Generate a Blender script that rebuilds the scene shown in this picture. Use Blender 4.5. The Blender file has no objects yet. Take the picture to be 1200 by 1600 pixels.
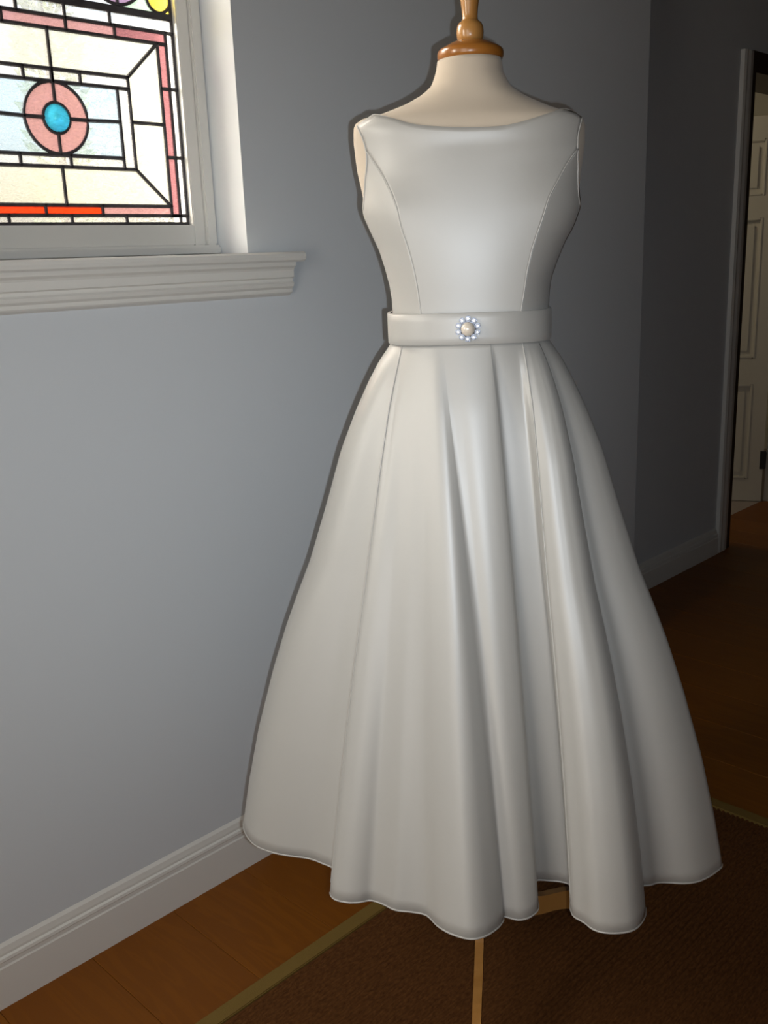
import bpy, bmesh, math, random
from mathutils import Vector, Matrix
random.seed(7)
sc = bpy.context.scene
COL = sc.collection
R = math.radians

# ------------------------------------------------------------------ camera
CAM_H = 1.40
yaw, pit, rol = R(45.03), R(14.82), R(-2.187)
fwd = Vector((math.cos(pit)*math.sin(yaw), math.cos(pit)*math.cos(yaw), -math.sin(pit)))
rgt = Vector((math.cos(yaw), -math.sin(yaw), 0))
upv = rgt.cross(fwd)
r2 = math.cos(rol)*rgt + math.sin(rol)*upv
u2 = -math.sin(rol)*rgt + math.cos(rol)*upv
cam_d = bpy.data.cameras.new('camera')
cam = bpy.data.objects.new('camera', cam_d)
COL.objects.link(cam)
M3 = Matrix((r2, u2, -fwd)).transposed()
cam.matrix_world = Matrix.Translation((0, 0, CAM_H)) @ M3.to_4x4()
cam_d.sensor_fit = 'HORIZONTAL'
cam_d.sensor_width = 36.0
cam_d.lens = 36.0*1500/1200
cam_d.clip_start = 0.02
sc.camera = cam

# ------------------------------------------------------------------ world, lights, exposure
w = bpy.data.worlds.new('sky')
sc.world = w
w.use_nodes = True
nt = w.node_tree
bgn = nt.nodes['Background']
sky = nt.nodes.new('ShaderNodeTexSky')          # hazy bright day, the sun off to the left of the window
sky.sky_type = 'NISHITA'
sky.sun_disc = False
sky.sun_elevation = R(38)
sky.sun_rotation = R(-38)
sky.air_density = 1.0
sky.dust_density = 6.0
nt.links.new(sky.outputs[0], bgn.inputs[0])
bgn.inputs[1].default_value = 0.25

def area_light(name, loc, direction, sx, sy, power, color, disk=False):
    l = bpy.data.lights.new(name, 'AREA')
    l.shape = 'DISK' if disk else 'RECTANGLE'
    l.size = sx
    if not disk: l.size_y = sy
    l.energy = power
    l.color = color
    o = bpy.data.objects.new(name, l)
    COL.objects.link(o)
    o.location = loc
    o.rotation_euler = Vector(direction).to_track_quat('-Z', 'Y').to_euler()
    return o
# the camera's own flash, a few centimetres beside the lens
fl = Vector((0, 0, CAM_H)) + r2*0.027 - u2*0.015 + fwd*0.01
area_light('camera_flash', fl, fwd + u2*0.09 - r2*0.04, 0.008, 0.02, 3.1, (0.84, 0.92, 1.0), True).data.spread = R(89)
# ambient fill light added at the unseen near end of the hall
area_light('near_end_fill', (-1.25, 0.25, 1.35), (1, 0.12, -0.06), 0.8, 1.7, 16.0, (1.0, 0.91, 0.80))
# fill light added on the window wall to brighten the dress's left side
area_light('left_wall_fill', (-0.62, 1.655, 1.72), (0.45, -1, -0.12), 0.62, 0.85, 37.0, (1.0, 0.94, 0.83))
# hazy sun, low to the left of the window
sl = bpy.data.lights.new('hazy_sun', 'SUN'); sl.energy = 16.0; sl.angle = R(45); sl.color = (1.0, 0.95, 0.82)
so = bpy.data.objects.new('hazy_sun', sl); COL.objects.link(so)
so.rotation_euler = Vector((0.46, -0.75, -0.50)).to_track_quat('-Z', 'Y').to_euler()
# lamp in the room beyond the far doorway
pl = bpy.data.lights.new('far_room_lamp', 'POINT'); pl.energy = 13.0; pl.color = (1.0, 0.86, 0.6); pl.shadow_soft_size = 0.12
po = bpy.data.objects.new('far_room_lamp', pl); COL.objects.link(po); po.location = (4.12, 3.0, 2.1)

sc.view_settings.view_transform = 'Standard'
sc.view_settings.look = 'None'
sc.view_settings.gamma = 1.0
sc.view_settings.use_curve_mapping = False
sc.view_settings.exposure = 0.0
sc.cycles.use_denoising = True
sc.cycles.max_bounces = 10
sc.cycles.transparent_max_bounces = 24
sc.cycles.sample_clamp_indirect = 4.0

# ------------------------------------------------------------------ helpers
def tag(o, label=None, cat=None, group=None, kind=None):
    if label: o['label'] = label
    if cat: o['category'] = cat
    if group: o['group'] = group
    if kind: o['kind'] = kind
    return o
def empty(name, loc=(0, 0, 0), rotz=0.0):
    o = bpy.data.objects.new(name, None)
    o.empty_display_size = 0.1
    COL.objects.link(o)
    o.location = loc
    o.rotation_euler = (0, 0, rotz)
    return o
def obj(name, bm, mat, parent=None, smooth=False):
    me = bpy.data.meshes.new(name)
    bmesh.ops.recalc_face_normals(bm, faces=bm.faces)
    bm.to_mesh(me); bm.free()
    if mat: me.materials.append(mat)
    if smooth:
        for p in me.polygons: p.use_smooth = True
    o = bpy.data.objects.new(name, me)
    COL.objects.link(o)
    if parent: o.parent = parent
    return o
def part(name, me, parent, loc=(0, 0, 0), mat=None):
    o = bpy.data.objects.new(name, me)
    COL.objects.link(o)
    o.parent = parent; o.location = loc
    if mat:
        o.material_slots[0].link = 'OBJECT'; o.material_slots[0].material = mat
    return o
def box(bm, a, b, bev=0.0):
    x0, y0, z0 = a; x1, y1, z1 = b
    vs = [bm.verts.new(p) for p in ((x0,y0,z0),(x1,y0,z0),(x1,y1,z0),(x0,y1,z0),(x0,y0,z1),(x1,y0,z1),(x1,y1,z1),(x0,y1,z1))]
    fs = [bm.faces.new([vs[i] for i in f]) for f in ((0,3,2,1),(4,5,6,7),(0,1,5,4),(1,2,6,5),(2,3,7,6),(3,0,4,7))]
    if bev > 0:
        es = set(e for f in fs for e in f.edges)
        bmesh.ops.bevel(bm, geom=list(es), offset=bev, segments=2, affect='EDGES')
def boxobj(name, a, b, mat, parent=None, bev=0.0):
    bm = bmesh.new(); box(bm, a, b, bev)
    return obj(name, bm, mat, parent)
def extrude_profile(bm, prof, p0, p1, out, up=Vector((0, 0, 1))):
    """closed profile of (out, up) pairs swept straight from p0 to p1"""
    p0 = Vector(p0); p1 = Vector(p1); out = Vector(out)
    A = [bm.verts.new(p0 + out*a + up*b) for a, b in prof]
    B = [bm.verts.new(p1 + out*a + up*b) for a, b in prof]
    n = len(prof)
    for i in range(n):
        bm.faces.new((A[i], A[(i+1) % n], B[(i+1) % n], B[i]))
    bm.faces.new(A[::-1]); bm.faces.new(B)
def lathe(bm, prof, seg=40, cx=0, cy=0):
    rings = []
    for r, z in prof:
        rings.append([bm.verts.new((cx + r*math.cos(2*math.pi*k/seg), cy + r*math.sin(2*math.pi*k/seg), z)) for k in range(seg)])
    for a, b in zip(rings, rings[1:]):
        for k in range(seg):
            bm.faces.new((a[k], a[(k+1) % seg], b[(k+1) % seg], b[k]))
    bm.faces.new(rings[0][::-1]); bm.faces.new(rings[-1])
def tube(bm, pts, r, seg=8, closed=False):
    pts = [Vector(p) for p in pts]; n = len(pts); rings = []
    ref = Vector((0, 0, 1))
    for i, p in enumerate(pts):
        if closed: t = pts[(i+1) % n] - pts[i-1]
        else: t = pts[min(i+1, n-1)] - pts[max(i-1, 0)]
        t.normalize()
        a = t.cross(ref)
        if a.length < 1e-4: a = t.cross(Vector((0, 1, 0)))
        a.normalize(); b = t.cross(a)
        rings.append([bm.verts.new(p + (a*math.cos(2*math.pi*k/seg) + b*math.sin(2*math.pi*k/seg))*r) for k in range(seg)])
    m = n if closed else n-1
    for i in range(m):
        A = rings[i]; B = rings[(i+1) % n]
        for k in range(seg):
            bm.faces.new((A[k], A[(k+1) % seg], B[(k+1) % seg], B[k]))
    if not closed:
        bm.faces.new(rings[0][::-1]); bm.faces.new(rings[-1])
def smooth(x, xs, ys):
    """monotone-ish cubic through the table"""
    n = len(xs)
    if x <= xs[0]: return ys[0]
    if x >= xs[-1]: return ys[-1]
    i = 0
    while x > xs[i+1]: i += 1
    def slope(j):
        if j == 0: return (ys[1]-ys[0])/(xs[1]-xs[0])
        if j == n-1: return (ys[-1]-ys[-2])/(xs[-1]-xs[-2])
        return (ys[j+1]-ys[j-1])/(xs[j+1]-xs[j-1])
    d = xs[i+1]-xs[i]; t = (x-xs[i])/d
    return ys[i]*(2*t**3-3*t*t+1) + slope(i)*d*(t**3-2*t*t+t) + ys[i+1]*(-2*t**3+3*t*t) + slope(i+1)*d*(t**3-t*t)
def interp(x, xs, ys):
    if x <= xs[0]: return ys[0]
    if x >= xs[-1]: return ys[-1]
    for i in range(len(xs)-1):
        if x <= xs[i+1]:
            t = (x - xs[i])/(xs[i+1] - xs[i])
            return ys[i] + (ys[i+1] - ys[i])*t
def catmull(pts, n, closed=False):
    """n points, evenly spaced along a centripetal-ish spline through pts"""
    P = [Vector(p) for p in pts]; m = len(P); fine = []; sub = 12
    segs = m if closed else m-1
    for i in range(segs):
        p1 = P[i]; p2 = P[(i+1) % m]
        p0 = P[i-1] if (closed or i > 0) else p1*2 - p2
        p3 = P[(i+2) % m] if (closed or i+2 < m) else p2*2 - p1
        for k in range(sub):
            t = k/sub
            fine.append(0.5*((2*p1) + (p2-p0)*t + (2*p0-5*p1+4*p2-p3)*t*t + (3*p1-p0-3*p2+p3)*t**3))
    fine.append(P[0] if closed else P[-1])
    L = [0.0]
    for a, b in zip(fine, fine[1:]): L.append(L[-1] + (b-a).length)
    out = []; j = 0
    for k in range(n):
        s = L[-1]*k/(n-1)
        while j < len(L)-2 and L[j+1] < s: j += 1
        t = (s - L[j])/max(1e-9, L[j+1]-L[j])
        out.append(fine[j].lerp(fine[j+1], min(1, max(0, t))))
    return out
def resample(pts, n):
    P = [Vector(p) for p in pts]; L = [0.0]
    for a, b in zip(P, P[1:]): L.append(L[-1] + (b-a).length)
    out = []; j = 0
    for k in range(n):
        s = L[-1]*k/(n-1)
        while j < len(L)-2 and L[j+1] < s: j += 1
        t = (s - L[j])/max(1e-9, L[j+1]-L[j])
        out.append(P[j].lerp(P[j+1], min(1, max(0, t))))
    return out

# ------------------------------------------------------------------ materials
def material(name, color, rough=0.5, spec=0.5, noise=None, bump=None, sheen=0.0, metal=0.0, aniso=0.0, coat=0.0):
    """noise=(scale, other colour, stretch xyz), bump=(scale, strength, stretch xyz)"""
    m = bpy.data.materials.new(name); m.use_nodes = True
    t = m.node_tree; b = t.nodes['Principled BSDF']
    b.inputs['Base Color'].default_value = (*color, 1)
    b.inputs['Roughness'].default_value = rough
    b.inputs['Specular IOR Level'].default_value = spec
    b.inputs['Metallic'].default_value = metal
    b.inputs['Sheen Weight'].default_value = sheen
    b.inputs['Anisotropic'].default_value = aniso
    b.inputs['Coat Weight'].default_value = coat
    tc = t.nodes.new('ShaderNodeTexCoord')
    def tex(scale, stretch, detail=4):
        mp = t.nodes.new('ShaderNodeMapping'); mp.inputs['Scale'].default_value = stretch
        t.links.new(tc.outputs['Object'], mp.inputs['Vector'])
        n = t.nodes.new('ShaderNodeTexNoise'); n.inputs['Scale'].default_value = scale; n.inputs['Detail'].default_value = detail
        t.links.new(mp.outputs['Vector'], n.inputs['Vector'])
        return n
    if noise:
        n = tex(noise[0], noise[2] if len(noise) > 2 else (1, 1, 1))
        r = t.nodes.new('ShaderNodeValToRGB')
        r.color_ramp.elements[0].position = 0.3; r.color_ramp.elements[1].position = 0.7
        r.color_ramp.elements[0].color = (*color, 1); r.color_ramp.elements[1].color = (*noise[1], 1)
        t.links.new(n.outputs['Fac'], r.inputs['Fac']); t.links.new(r.outputs['Color'], b.inputs['Base Color'])
    if bump:
        n = tex(bump[0], bump[2] if len(bump) > 2 else (1, 1, 1))
        bp = t.nodes.new('ShaderNodeBump'); bp.inputs['Strength'].default_value = bump[1]; bp.inputs['Distance'].default_value = 0.002
        t.links.new(n.outputs['Fac'], bp.inputs['Height']); t.links.new(bp.outputs['Normal'], b.inputs['Normal'])
    return m
M = {}
M['wall'] = material('wall_paint', (0.66, 0.695, 0.725), 0.7, 0.25, bump=(220, 0.05))
M['ceiling'] = material('ceiling_paint', (0.7, 0.7, 0.68), 0.8, 0.2)
M['gloss'] = material('white_gloss_paint', (0.76, 0.75, 0.71), 0.35, 0.5, bump=(60, 0.04))
M['lead'] = material('lead_came', (0.035, 0.03, 0.035), 0.55, 0.5, noise=(40, (0.07, 0.065, 0.07)), bump=(90, 0.2))
M['dark_wood'] = material('dark_wood', (0.035, 0.022, 0.014), 0.5, 0.4, noise=(6, (0.055, 0.033, 0.02), (8, 8, 0.6)))
M['door'] = material('door_paint', (0.62, 0.58, 0.50), 0.5, 0.4)
M['iron'] = material('black_iron', (0.015, 0.013, 0.012), 0.5, 0.5)
M['pale_floor'] = material('pale_floor', (0.42, 0.36, 0.34), 0.7, 0.3)
M['room_paint'] = material('room_paint', (0.62, 0.58, 0.48), 0.8, 0.2)
M['satin'] = material('ivory_satin', (0.395, 0.383, 0.357), 0.46, 0.9, sheen=0.1, bump=(700, 0.03))
M['satin'].node_tree.nodes['Principled BSDF'].inputs['IOR'].default_value = 1.6
M['dim'] = material('bounce_cutting_dark', (0.10, 0.085, 0.07), 0.7, 0.2)  # dark colour given to unseen walls and ceiling to cut bounced light
M['jersey'] = material('cream_jersey', (0.51, 0.43, 0.34), 0.85, 0.2, sheen=0.2, bump=(900, 0.06))
M['honey'] = material('honey_varnished_wood', (0.43, 0.215, 0.062), 0.28, 0.5, noise=(5, (0.35, 0.16, 0.04), (6, 6, 1)), coat=0.3)
M['honey_dark'] = material('amber_varnished_wood', (0.33, 0.125, 0.02), 0.28, 0.5, noise=(5, (0.26, 0.09, 0.013), (1, 6, 6)), coat=0.3)
M['pearl'] = material('pearl', (0.70, 0.62, 0.52), 0.2, 1.0, coat=1.0)
M['silver'] = material('silver', (0.13, 0.135, 0.155), 0.38, 0.5, metal=1.0)
M['rug'] = material('coir', (0.080, 0.030, 0.009), 0.95, 0.1, noise=(160, (0.15, 0.060, 0.018), (0.6, 1.6, 1)), bump=(420, 0.9, (0.7, 1.3, 1)))
M['binding'] = material('rug_binding', (0.20, 0.125, 0.03), 0.8, 0.2, bump=(600, 0.4))
M['brick'] = material('cream_render', (0.75, 0.70, 0.56), 0.9, 0.1)
M['leaf'] = material('leaf', (0.10, 0.14, 0.06), 0.7, 0.2, noise=(8, (0.18, 0.22, 0.10)))

def crystal_mat():
    m = bpy.data.materials.new('rhinestone'); m.use_nodes = True
    b = m.node_tree.nodes['Principled BSDF']
    b.inputs['Base Color'].default_value = (0.86, 0.88, 0.95, 1); b.inputs['Roughness'].default_value = 0.22
    b.inputs['Specular IOR Level'].default_value = 1.0; b.inputs['IOR'].default_value = 1.9
    return m
M['crystal'] = crystal_mat()

def plank_mat():
    m = bpy.data.materials.new('oak_plank'); m.use_nodes = True
    t = m.node_tree; b = t.nodes['Principled BSDF']
    b.inputs['Roughness'].default_value = 0.42; b.inputs['Specular IOR Level'].default_value = 0.22
    tc = t.nodes.new('ShaderNodeTexCoord'); oi = t.nodes.new('ShaderNodeObjectInfo')
    add = t.nodes.new('ShaderNodeVectorMath'); add.operation = 'MULTIPLY_ADD'
    add.inputs[1].default_value = (1, 1, 1)
    cmb = t.nodes.new('ShaderNodeCombineXYZ')
    mul = t.nodes.new('ShaderNodeMath'); mul.operation = 'MULTIPLY'; mul.inputs[1].default_value = 37.0
    t.links.new(oi.outputs['Random'], mul.inputs[0]); t.links.new(mul.outputs[0], cmb.inputs[0]); t.links.new(mul.outputs[0], cmb.inputs[1])
    t.links.new(tc.outputs['Object'], add.inputs[0]); t.links.new(cmb.outputs[0], add.inputs[2])
    mp = t.nodes.new('ShaderNodeMapping'); mp.inputs['Scale'].default_value = (9, 1.1, 1)
    t.links.new(add.outputs[0], mp.inputs['Vector'])
    n = t.nodes.new('ShaderNodeTexNoise'); n.inputs['Scale'].default_value = 2.2; n.inputs['Detail'].default_value = 5; n.inputs['Distortion'].default_value = 0.8
    t.links.new(mp.outputs[0], n.inputs['Vector'])
    wv = t.nodes.new('ShaderNodeMath'); wv.operation = 'SINE'
    m8 = t.nodes.new('ShaderNodeMath'); m8.operation = 'MULTIPLY'; m8.inputs[1].default_value = 34.0
    t.links.new(n.outputs['Fac'], m8.inputs[0]); t.links.new(m8.outputs[0], wv.inputs[0])
    mixf = t.nodes.new('ShaderNodeMath'); mixf.operation = 'MULTIPLY_ADD'; mixf.inputs[1].default_value = 0.30; mixf.inputs[2].default_value = 0.0
    t.links.new(wv.outputs[0], mixf.inputs[0])
    sm = t.nodes.new('ShaderNodeMath'); sm.operation = 'ADD'
    t.links.new(mixf.outputs[0], sm.inputs[0]); t.links.new(oi.outputs['Random'], sm.inputs[1])
    r = t.nodes.new('ShaderNodeValToRGB')
    r.color_ramp.elements[0].position = 0.0; r.color_ramp.elements[0].color = (0.195, 0.060, 0.003, 1)
    r.color_ramp.elements[1].position = 1.0; r.color_ramp.elements[1].color = (0.245, 0.080, 0.004, 1)
    t.links.new(sm.outputs[0], r.inputs['Fac']); t.links.new(r.outputs['Color'], b.inputs['Base Color'])
    return m
M['plank'] = plank_mat()

def glass_mat(name, color, clear=0.5, scatter=0.1, ripple=55):
    """hand-made glass: part of the view passes straight, part is bent by its ripples, a little is scattered"""
    m = bpy.data.materials.new(name); m.use_nodes = True
    t = m.node_tree; out = t.nodes['Material Output']; t.nodes.remove(t.nodes['Principled BSDF'])
    c = tuple(max(0.0, v)**0.5 for v in color)          # light crosses two faces of each piece
    def bs(kind): 
        n = t.nodes.new(kind); n.inputs[0].default_value = (*c, 1); return n
    tr = bs('ShaderNodeBsdfTransparent'); tl = bs('ShaderNodeBsdfTranslucent'); rf = bs('ShaderNodeBsdfRefraction')
    rf.inputs['Roughness'].default_value = 0.32; rf.inputs['IOR'].default_value = 1.35
    gl = t.nodes.new('ShaderNodeBsdfGlossy'); gl.inputs['Roughness'].default_value = 0.15
    tc = t.nodes.new('ShaderNodeTexCoord')
    mp = t.nodes.new('ShaderNodeMapping'); mp.inputs['Scale'].default_value = (1, 1, 2.4)
    n = t.nodes.new('ShaderNodeTexNoise'); n.inputs['Scale'].default_value = ripple; n.inputs['Detail'].default_value = 3; n.inputs['Distortion'].default_value = 1.5
    t.links.new(tc.outputs['Object'], mp.inputs[0]); t.links.new(mp.outputs[0], n.inputs['Vector'])
    ma = t.nodes.new('ShaderNodeMath'); ma.operation = 'MULTIPLY_ADD'; ma.use_clamp = True
    ma.inputs[1].default_value = 1.2; ma.inputs[2].default_value = 1 - clear - 0.6
    t.links.new(n.outputs['Fac'], ma.inputs[0])
    bp = t.nodes.new('ShaderNodeBump'); bp.inputs['Strength'].default_value = 0.5; bp.inputs['Distance'].default_value = 0.002
    t.links.new(n.outputs['Fac'], bp.inputs['Height'])
    for s_ in (gl, tl, rf): t.links.new(bp.outputs[0], s_.inputs['Normal'])
    def mix(f, a, b):
        x = t.nodes.new('ShaderNodeMixShader')
        if hasattr(f, 'is_linked'): t.links.new(f, x.inputs[0])
        else: x.inputs[0].default_value = f
        t.links.new(a.outputs[0], x.inputs[1]); t.links.new(b.outputs[0], x.inputs[2]); return x
    x = mix(ma.outputs[0], tr, rf)
    x = mix(scatter, x, tl)
    x = mix(0.03, x, gl)
    t.links.new(x.outputs[0], out.inputs['Surface'])
    return m
G = {
 'clear': glass_mat('clear_glass', (1.0, 1.0, 1.0), 0.8, 0.05),
 'cream': glass_mat('cream_glass', (0.87, 0.86, 0.77), 0.5, 0.08),
 'blue': glass_mat('pale_blue_glass', (0.74, 0.88, 1.0), 0.8, 0.05),
 'pink': glass_mat('rose_glass', (0.44, 0.235, 0.24), 0.5, 0.15, 90),
 'deep_pink': glass_mat('deep_rose_glass', (0.33, 0.135, 0.15), 0.5, 0.12, 80),
 'red': glass_mat('red_glass', (0.95, 0.05, 0.01), 0.6, 0.15),
 'turquoise': glass_mat('turquoise_glass', (0.045, 0.40, 0.62), 0.5, 0.12, 40),
 'mauve': glass_mat('mauve_glass', (0.36, 0.24, 0.38), 0.5, 0.12),
 'yellow': glass_mat('yellow_glass', (0.60, 0.47, 0.07), 0.5, 0.12),
 'green': glass_mat('pale_green_glass', (0.50, 0.66, 0.53), 0.5, 0.12),
}
M['paving'] = material('pale_paving', (0.5, 0.48, 0.43), 0.9, 0.2)
M['conifer'] = material('conifer_leaf', (0.20, 0.25, 0.15), 0.7, 0.2, noise=(9, (0.30, 0.34, 0.22)))
M['bark'] = material('bark', (0.14, 0.10, 0.07), 0.9, 0.1)

# ================================================================== STRUCTURE
S = dict(kind='structure')
WY = 1.687      # face of the window wall
def struct_boxes(name, boxes, mat, bev=0.0):
    bm = bmesh.new()
    for a, b in boxes: box(bm, a, b, bev)
    o = obj(name, bm, mat); o['kind'] = 'structure'; return o
WX0, WX1, WZ0, WZ1 = 0.637, 1.309, 1.42, 2.45
CE = 2.62
struct_boxes('wall_left', [((-1.3, WY, -0.03), (WX0, 1.95, CE)), ((WX1, WY, -0.03), (2.945, 1.95, CE)),
                           ((WX0, WY, -0.03), (WX1, 1.95, WZ0)), ((WX0, WY, WZ1), (WX1, 1.95, CE))], M['wall'])
DX0, DX1, DZ = 4.235, 5.24, 2.10
struct_boxes('wall_far', [((2.945, 1.95, -0.03), (DX0, 2.18, CE)), ((DX1, 1.95, -0.03), (7.0, 2.18, CE)),
                          ((DX0, 1.95, DZ+0.085), (DX1, 2.18, CE))], M['wall'])
struct_boxes('wall_end', [((7.0, -1.75, -0.03), (7.12, 2.18, CE))], M['dim'])
struct_boxes('wall_back', [((-1.3, -1.75, -0.03), (7.0, -1.6, CE))], M['dim'])
# near end wall, with an opening made for the added fill light
struct_boxes('wall_near', [((-1.45, -1.75, -0.03), (-1.3, -0.2, CE)), ((-1.45, 0.7, -0.03), (-1.3, 1.95, CE)),
                           ((-1.45, -0.2, 2.25), (-1.3, 0.7, CE)), ((-1.45, -0.2, -0.03), (-1.3, 0.7, 0.45))], M['wall'])
struct_boxes('ceiling', [((-1.45, -1.75, CE), (3.1, 1.95, CE+0.1)), ((3.1, -1.75, CE), (7.12, 4.6, CE+0.1))], M['dim'])
# the room beyond the far doorway
struct_boxes('wall_room', [((3.1, 2.18, -0.03), (3.2, 4.5, CE)), ((6.6, 2.18, -0.03), (6.7, 4.5, CE)), ((3.1, 4.5, -0.03), (6.7, 4.6, CE))], M['room_paint'])
struct_boxes('floor_room', [((3.1, 2.185, -0.03), (6.7, 4.5, 0.0))], M['pale_floor'])

# floor: oak planks running away from the window wall
fl_o = struct_boxes('floor', [((-1.3, -1.6, -0.04), (7.0, 2.185, -0.013))], M['dark_wood'])
PW = 0.2
def plank_mesh(L):
    bm = bmesh.new(); box(bm, (0.0005, 0.0005, -0.013), (PW-0.0005, L-0.0005, 0.0))
    bmesh.ops.bevel(bm, geom=[e for e in bm.edges if all(v.co.z > -0.001 for v in e.verts)], offset=0.0007, segments=1, affect='EDGES')
    me = bpy.data.meshes.new('plank'); bm.to_mesh(me); bm.free(); me.materials.append(M['plank']); return me
pm = {}
x = 0.757 - 10*PW
k = 0
while x < 7.0 - PW*0.5:
    y = -1.6; first = True
    while y < 2.18:
        L = 4.0
        L = round(min(L, 2.184 - y), 3)
        if L > 0.02 and x > -1.3 - PW:
            if L not in pm: pm[L] = plank_mesh(L)
            part('plank', pm[L], fl_o, (x, y, 0))
        y += L; first = False
    x += PW; k += 1

# skirting boards
prof = [(0, 0), (.013, 0), (.013, .086), (.0105, .089), (.0105, .097), (.0125, .100), (.0115, .106), (.0075, .109), (.0075, .114), (.005, .126), (.0, .133)]
bm = bmesh.new(); extrude_profile(bm, prof, (-1.3, WY, 0), (2.945+.013, WY, 0), (0, -1, 0))
tag(obj('baseboard_left', bm, M['gloss']), **S)
bm = bmesh.new(); extrude_profile(bm, [(a*1.5, b*0.92) for a, b in prof], (2.945, 1.95, 0), (4.135, 1.95, 0), (0, -1, 0))
tag(obj('baseboard_far', bm, M['gloss']), **S)

# window stool and moulded apron
bm = bmesh.new()
stool = [(-.10, 0), (.042, 0), (.047, -.004), (.048, -.010), (.046, -.017), (.040, -.021), (-.10, -.021)]
extrude_profile(bm, stool, (0.515, WY, 1.42), (1.431, WY, 1.42), (0, -1, 0))
ap = [(0, -.021), (.032, -.021), (.030, -.029), (.024, -.034), (.022, -.038), (.022, -.053), (.017, -.056), (.017, -.062), (.021, -.066), (.019, -.073), (.013, -.078), (.013, -.085), (.010, -.088), (.0, -.093)]
extrude_profile(bm, ap, (0.530, WY, 1.42), (1.415, WY, 1.42), (0, -1, 0))
tag(obj('trim_1', bm, M['gloss']), **S)

# doorway to the far room: dark lining, white architrave
tr = empty('trim_2', (DX0, 1.95, 0)); tr['kind'] = 'structure'
bm = bmesh.new()
extrude_profile(bm, [(0, 0), (.016, .004), (.020, .02), (.017, .035), (.019, .06), (.014, .092), (0, .095)], (-.093, 0, 0), (-.093, 0, 2.178), (0, -1, 0), Vector((1, 0, 0)))
obj('architrave', bm, M['gloss'], tr)
boxobj('jamb_lining', (0, -.012, 0), (.034, .23, DZ), M['dark_wood'], tr)
boxobj('jamb_lining', (DX1-DX0-.034, -.012, 0), (DX1-DX0, .23, DZ), M['door'], tr)
boxobj('head_lining', (0, -.012, DZ), (DX1-DX0, .23, DZ+.083), M['dark_wood'], tr)

# panelled door standing ajar in the far doorway
dr = empty('door_1', (5.19, 2.19, 0), R(180-62)); dr['kind'] = 'structure'
DW, DH, DT = 0.80, 2.03, 0.04
bm = bmesh.new()
rows = [(0.13, 0.66), (0.80, 1.53), (1.64, 1.92)]
cols = [(0.055, 0.055), ]
stile = [(0, .075), (.385, .425), (.735, DW)]
for a, b in stile: box(bm, (a, -DT/2, 0.004), (b, DT/2, DH))
zz = [(0.004, .13), (.66, .80), (1.53, 1.64), (1.92, DH)]
for a, b in zz:
    box(bm, (.075, -DT/2, a), (.385, DT/2, b)); box(bm, (.425, -DT/2, a), (.735, DT/2, b))
obj('door_frame', bm, M['door'], dr)
for (a, b) in rows:
    for (c, d) in ((.075, .385), (.425, .735)):
        bm = bmesh.new()
        box(bm, (c, -.006, a), (d, .006, b))
        i = .035
        box(bm, (c+i, -.014, a+i), (d-i, .014, b-i), .006)
        for y0, y1 in ((-.024, -.006), (.006, .024)):                # bead round the panel
            box(bm, (c, y0, a), (c+.014, y1, b), .004); box(bm, (d-.014, y0, a), (d, y1, b), .004)
            box(bm, (c+.014, y0, a), (d-.014, y1, a+.014), .004); box(bm, (c+.014, y0, b-.014), (d-.014, y1, b), .004)
        obj('door_panel', bm, M['door'], dr)
for z in (.24, 1.78):
    bm = bmesh.new(); box(bm, (-.008, .016, z-.05), (.018, .032, z+.05)); box(bm, (-.014, .020, z-.05), (-.004, .034, z+.05), .003)
    obj('hinge', bm, M['iron'], dr)

# ------------------------------------------------------------------ stained-glass window
win = empty('window_1', (0, 0, 0)); win['kind'] = 'structure'
GY = 1.815
X0, X1 = WX0, WX1
fy0 = 1.793
boxobj('sub_sill', (X0, 1.777, 1.42), (X1, 1.95, 1.441), M['gloss'], win, .004)
for a, b in ((X0, X0+.026), (X1-.026, X1)): boxobj('frame_jamb', (a, fy0-.004, 1.441), (b, 1.90, WZ1), M['gloss'], win, .003)
boxobj('frame_head', (X0+.026, fy0-.004, WZ1-.03), (X1-.026, 1.90, WZ1), M['gloss'], win, .003)
sx0, sx1 = 0.6935, 1.2525
for a, b in ((X0+.026, sx0), (sx1+.0015, X1-.026)): boxobj('sash_stile', (a, fy0+.004, 1.441), (b, 1.85, WZ1-.03), M['gloss'], win, .002)
boxobj('sash_rail', (sx0, fy0+.004, 1.441), (sx1+.0015, 1.85, 1.4835), M['gloss'], win, .002)
boxobj('sash_rail', (sx0, fy0+.004, 2.385), (sx1+.0015, 1.85, WZ1-.03), M['gloss'], win, .002)

C0 = 0.973
mir = lambda x: 2*C0 - x
V2, V3, V4, V5, V6 = 1.110, 1.1365, 1.213, 1.2345, 1.2525
L1, L2, L3, L4, L5, L6, L7, L8, L9, L10 = 1.861, 1.839, 1.768, 1.746, 1.681, 1.614, 1.593, 1.522, 1.503, 1.486
BAR0, BAR1 = 1.884, 1.897
panes = []; leads = []
def rect(x0, x1, z0, z1, g): panes.append(([(x0, z0), (x1, z0), (x1, z1), (x0, z1)], g))
def seq(xs, z0, z1, gs):
    for i in range(len(xs)-1):
        rect(xs[i], xs[i+1], z0, z1, gs[i] if isinstance(gs, list) else gs)
        if i > 0: leads.append(((xs[i], z0), (xs[i], z1)))
def arc(cx, cz, r, a0, a1, n=12):
    return [(cx + r*math.cos(R(a0+(a1-a0)*k/n)), cz + r*math.sin(R(a0+(a1-a0)*k/n))) for k in range(n+1)]
seq([mir(V6), .80, .917, 1.013, 1.109, V6], L1, BAR0, 'clear')
seq([mir(V5), .80, .887, 1.013, 1.117, V5], L2, L1, ['pink', 'pink', 'pink', 'pink', 'deep_pink'])
seq([mir(V6), .75, .8525, .981, 1.103, V6], L10, L9, 'clear')
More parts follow.
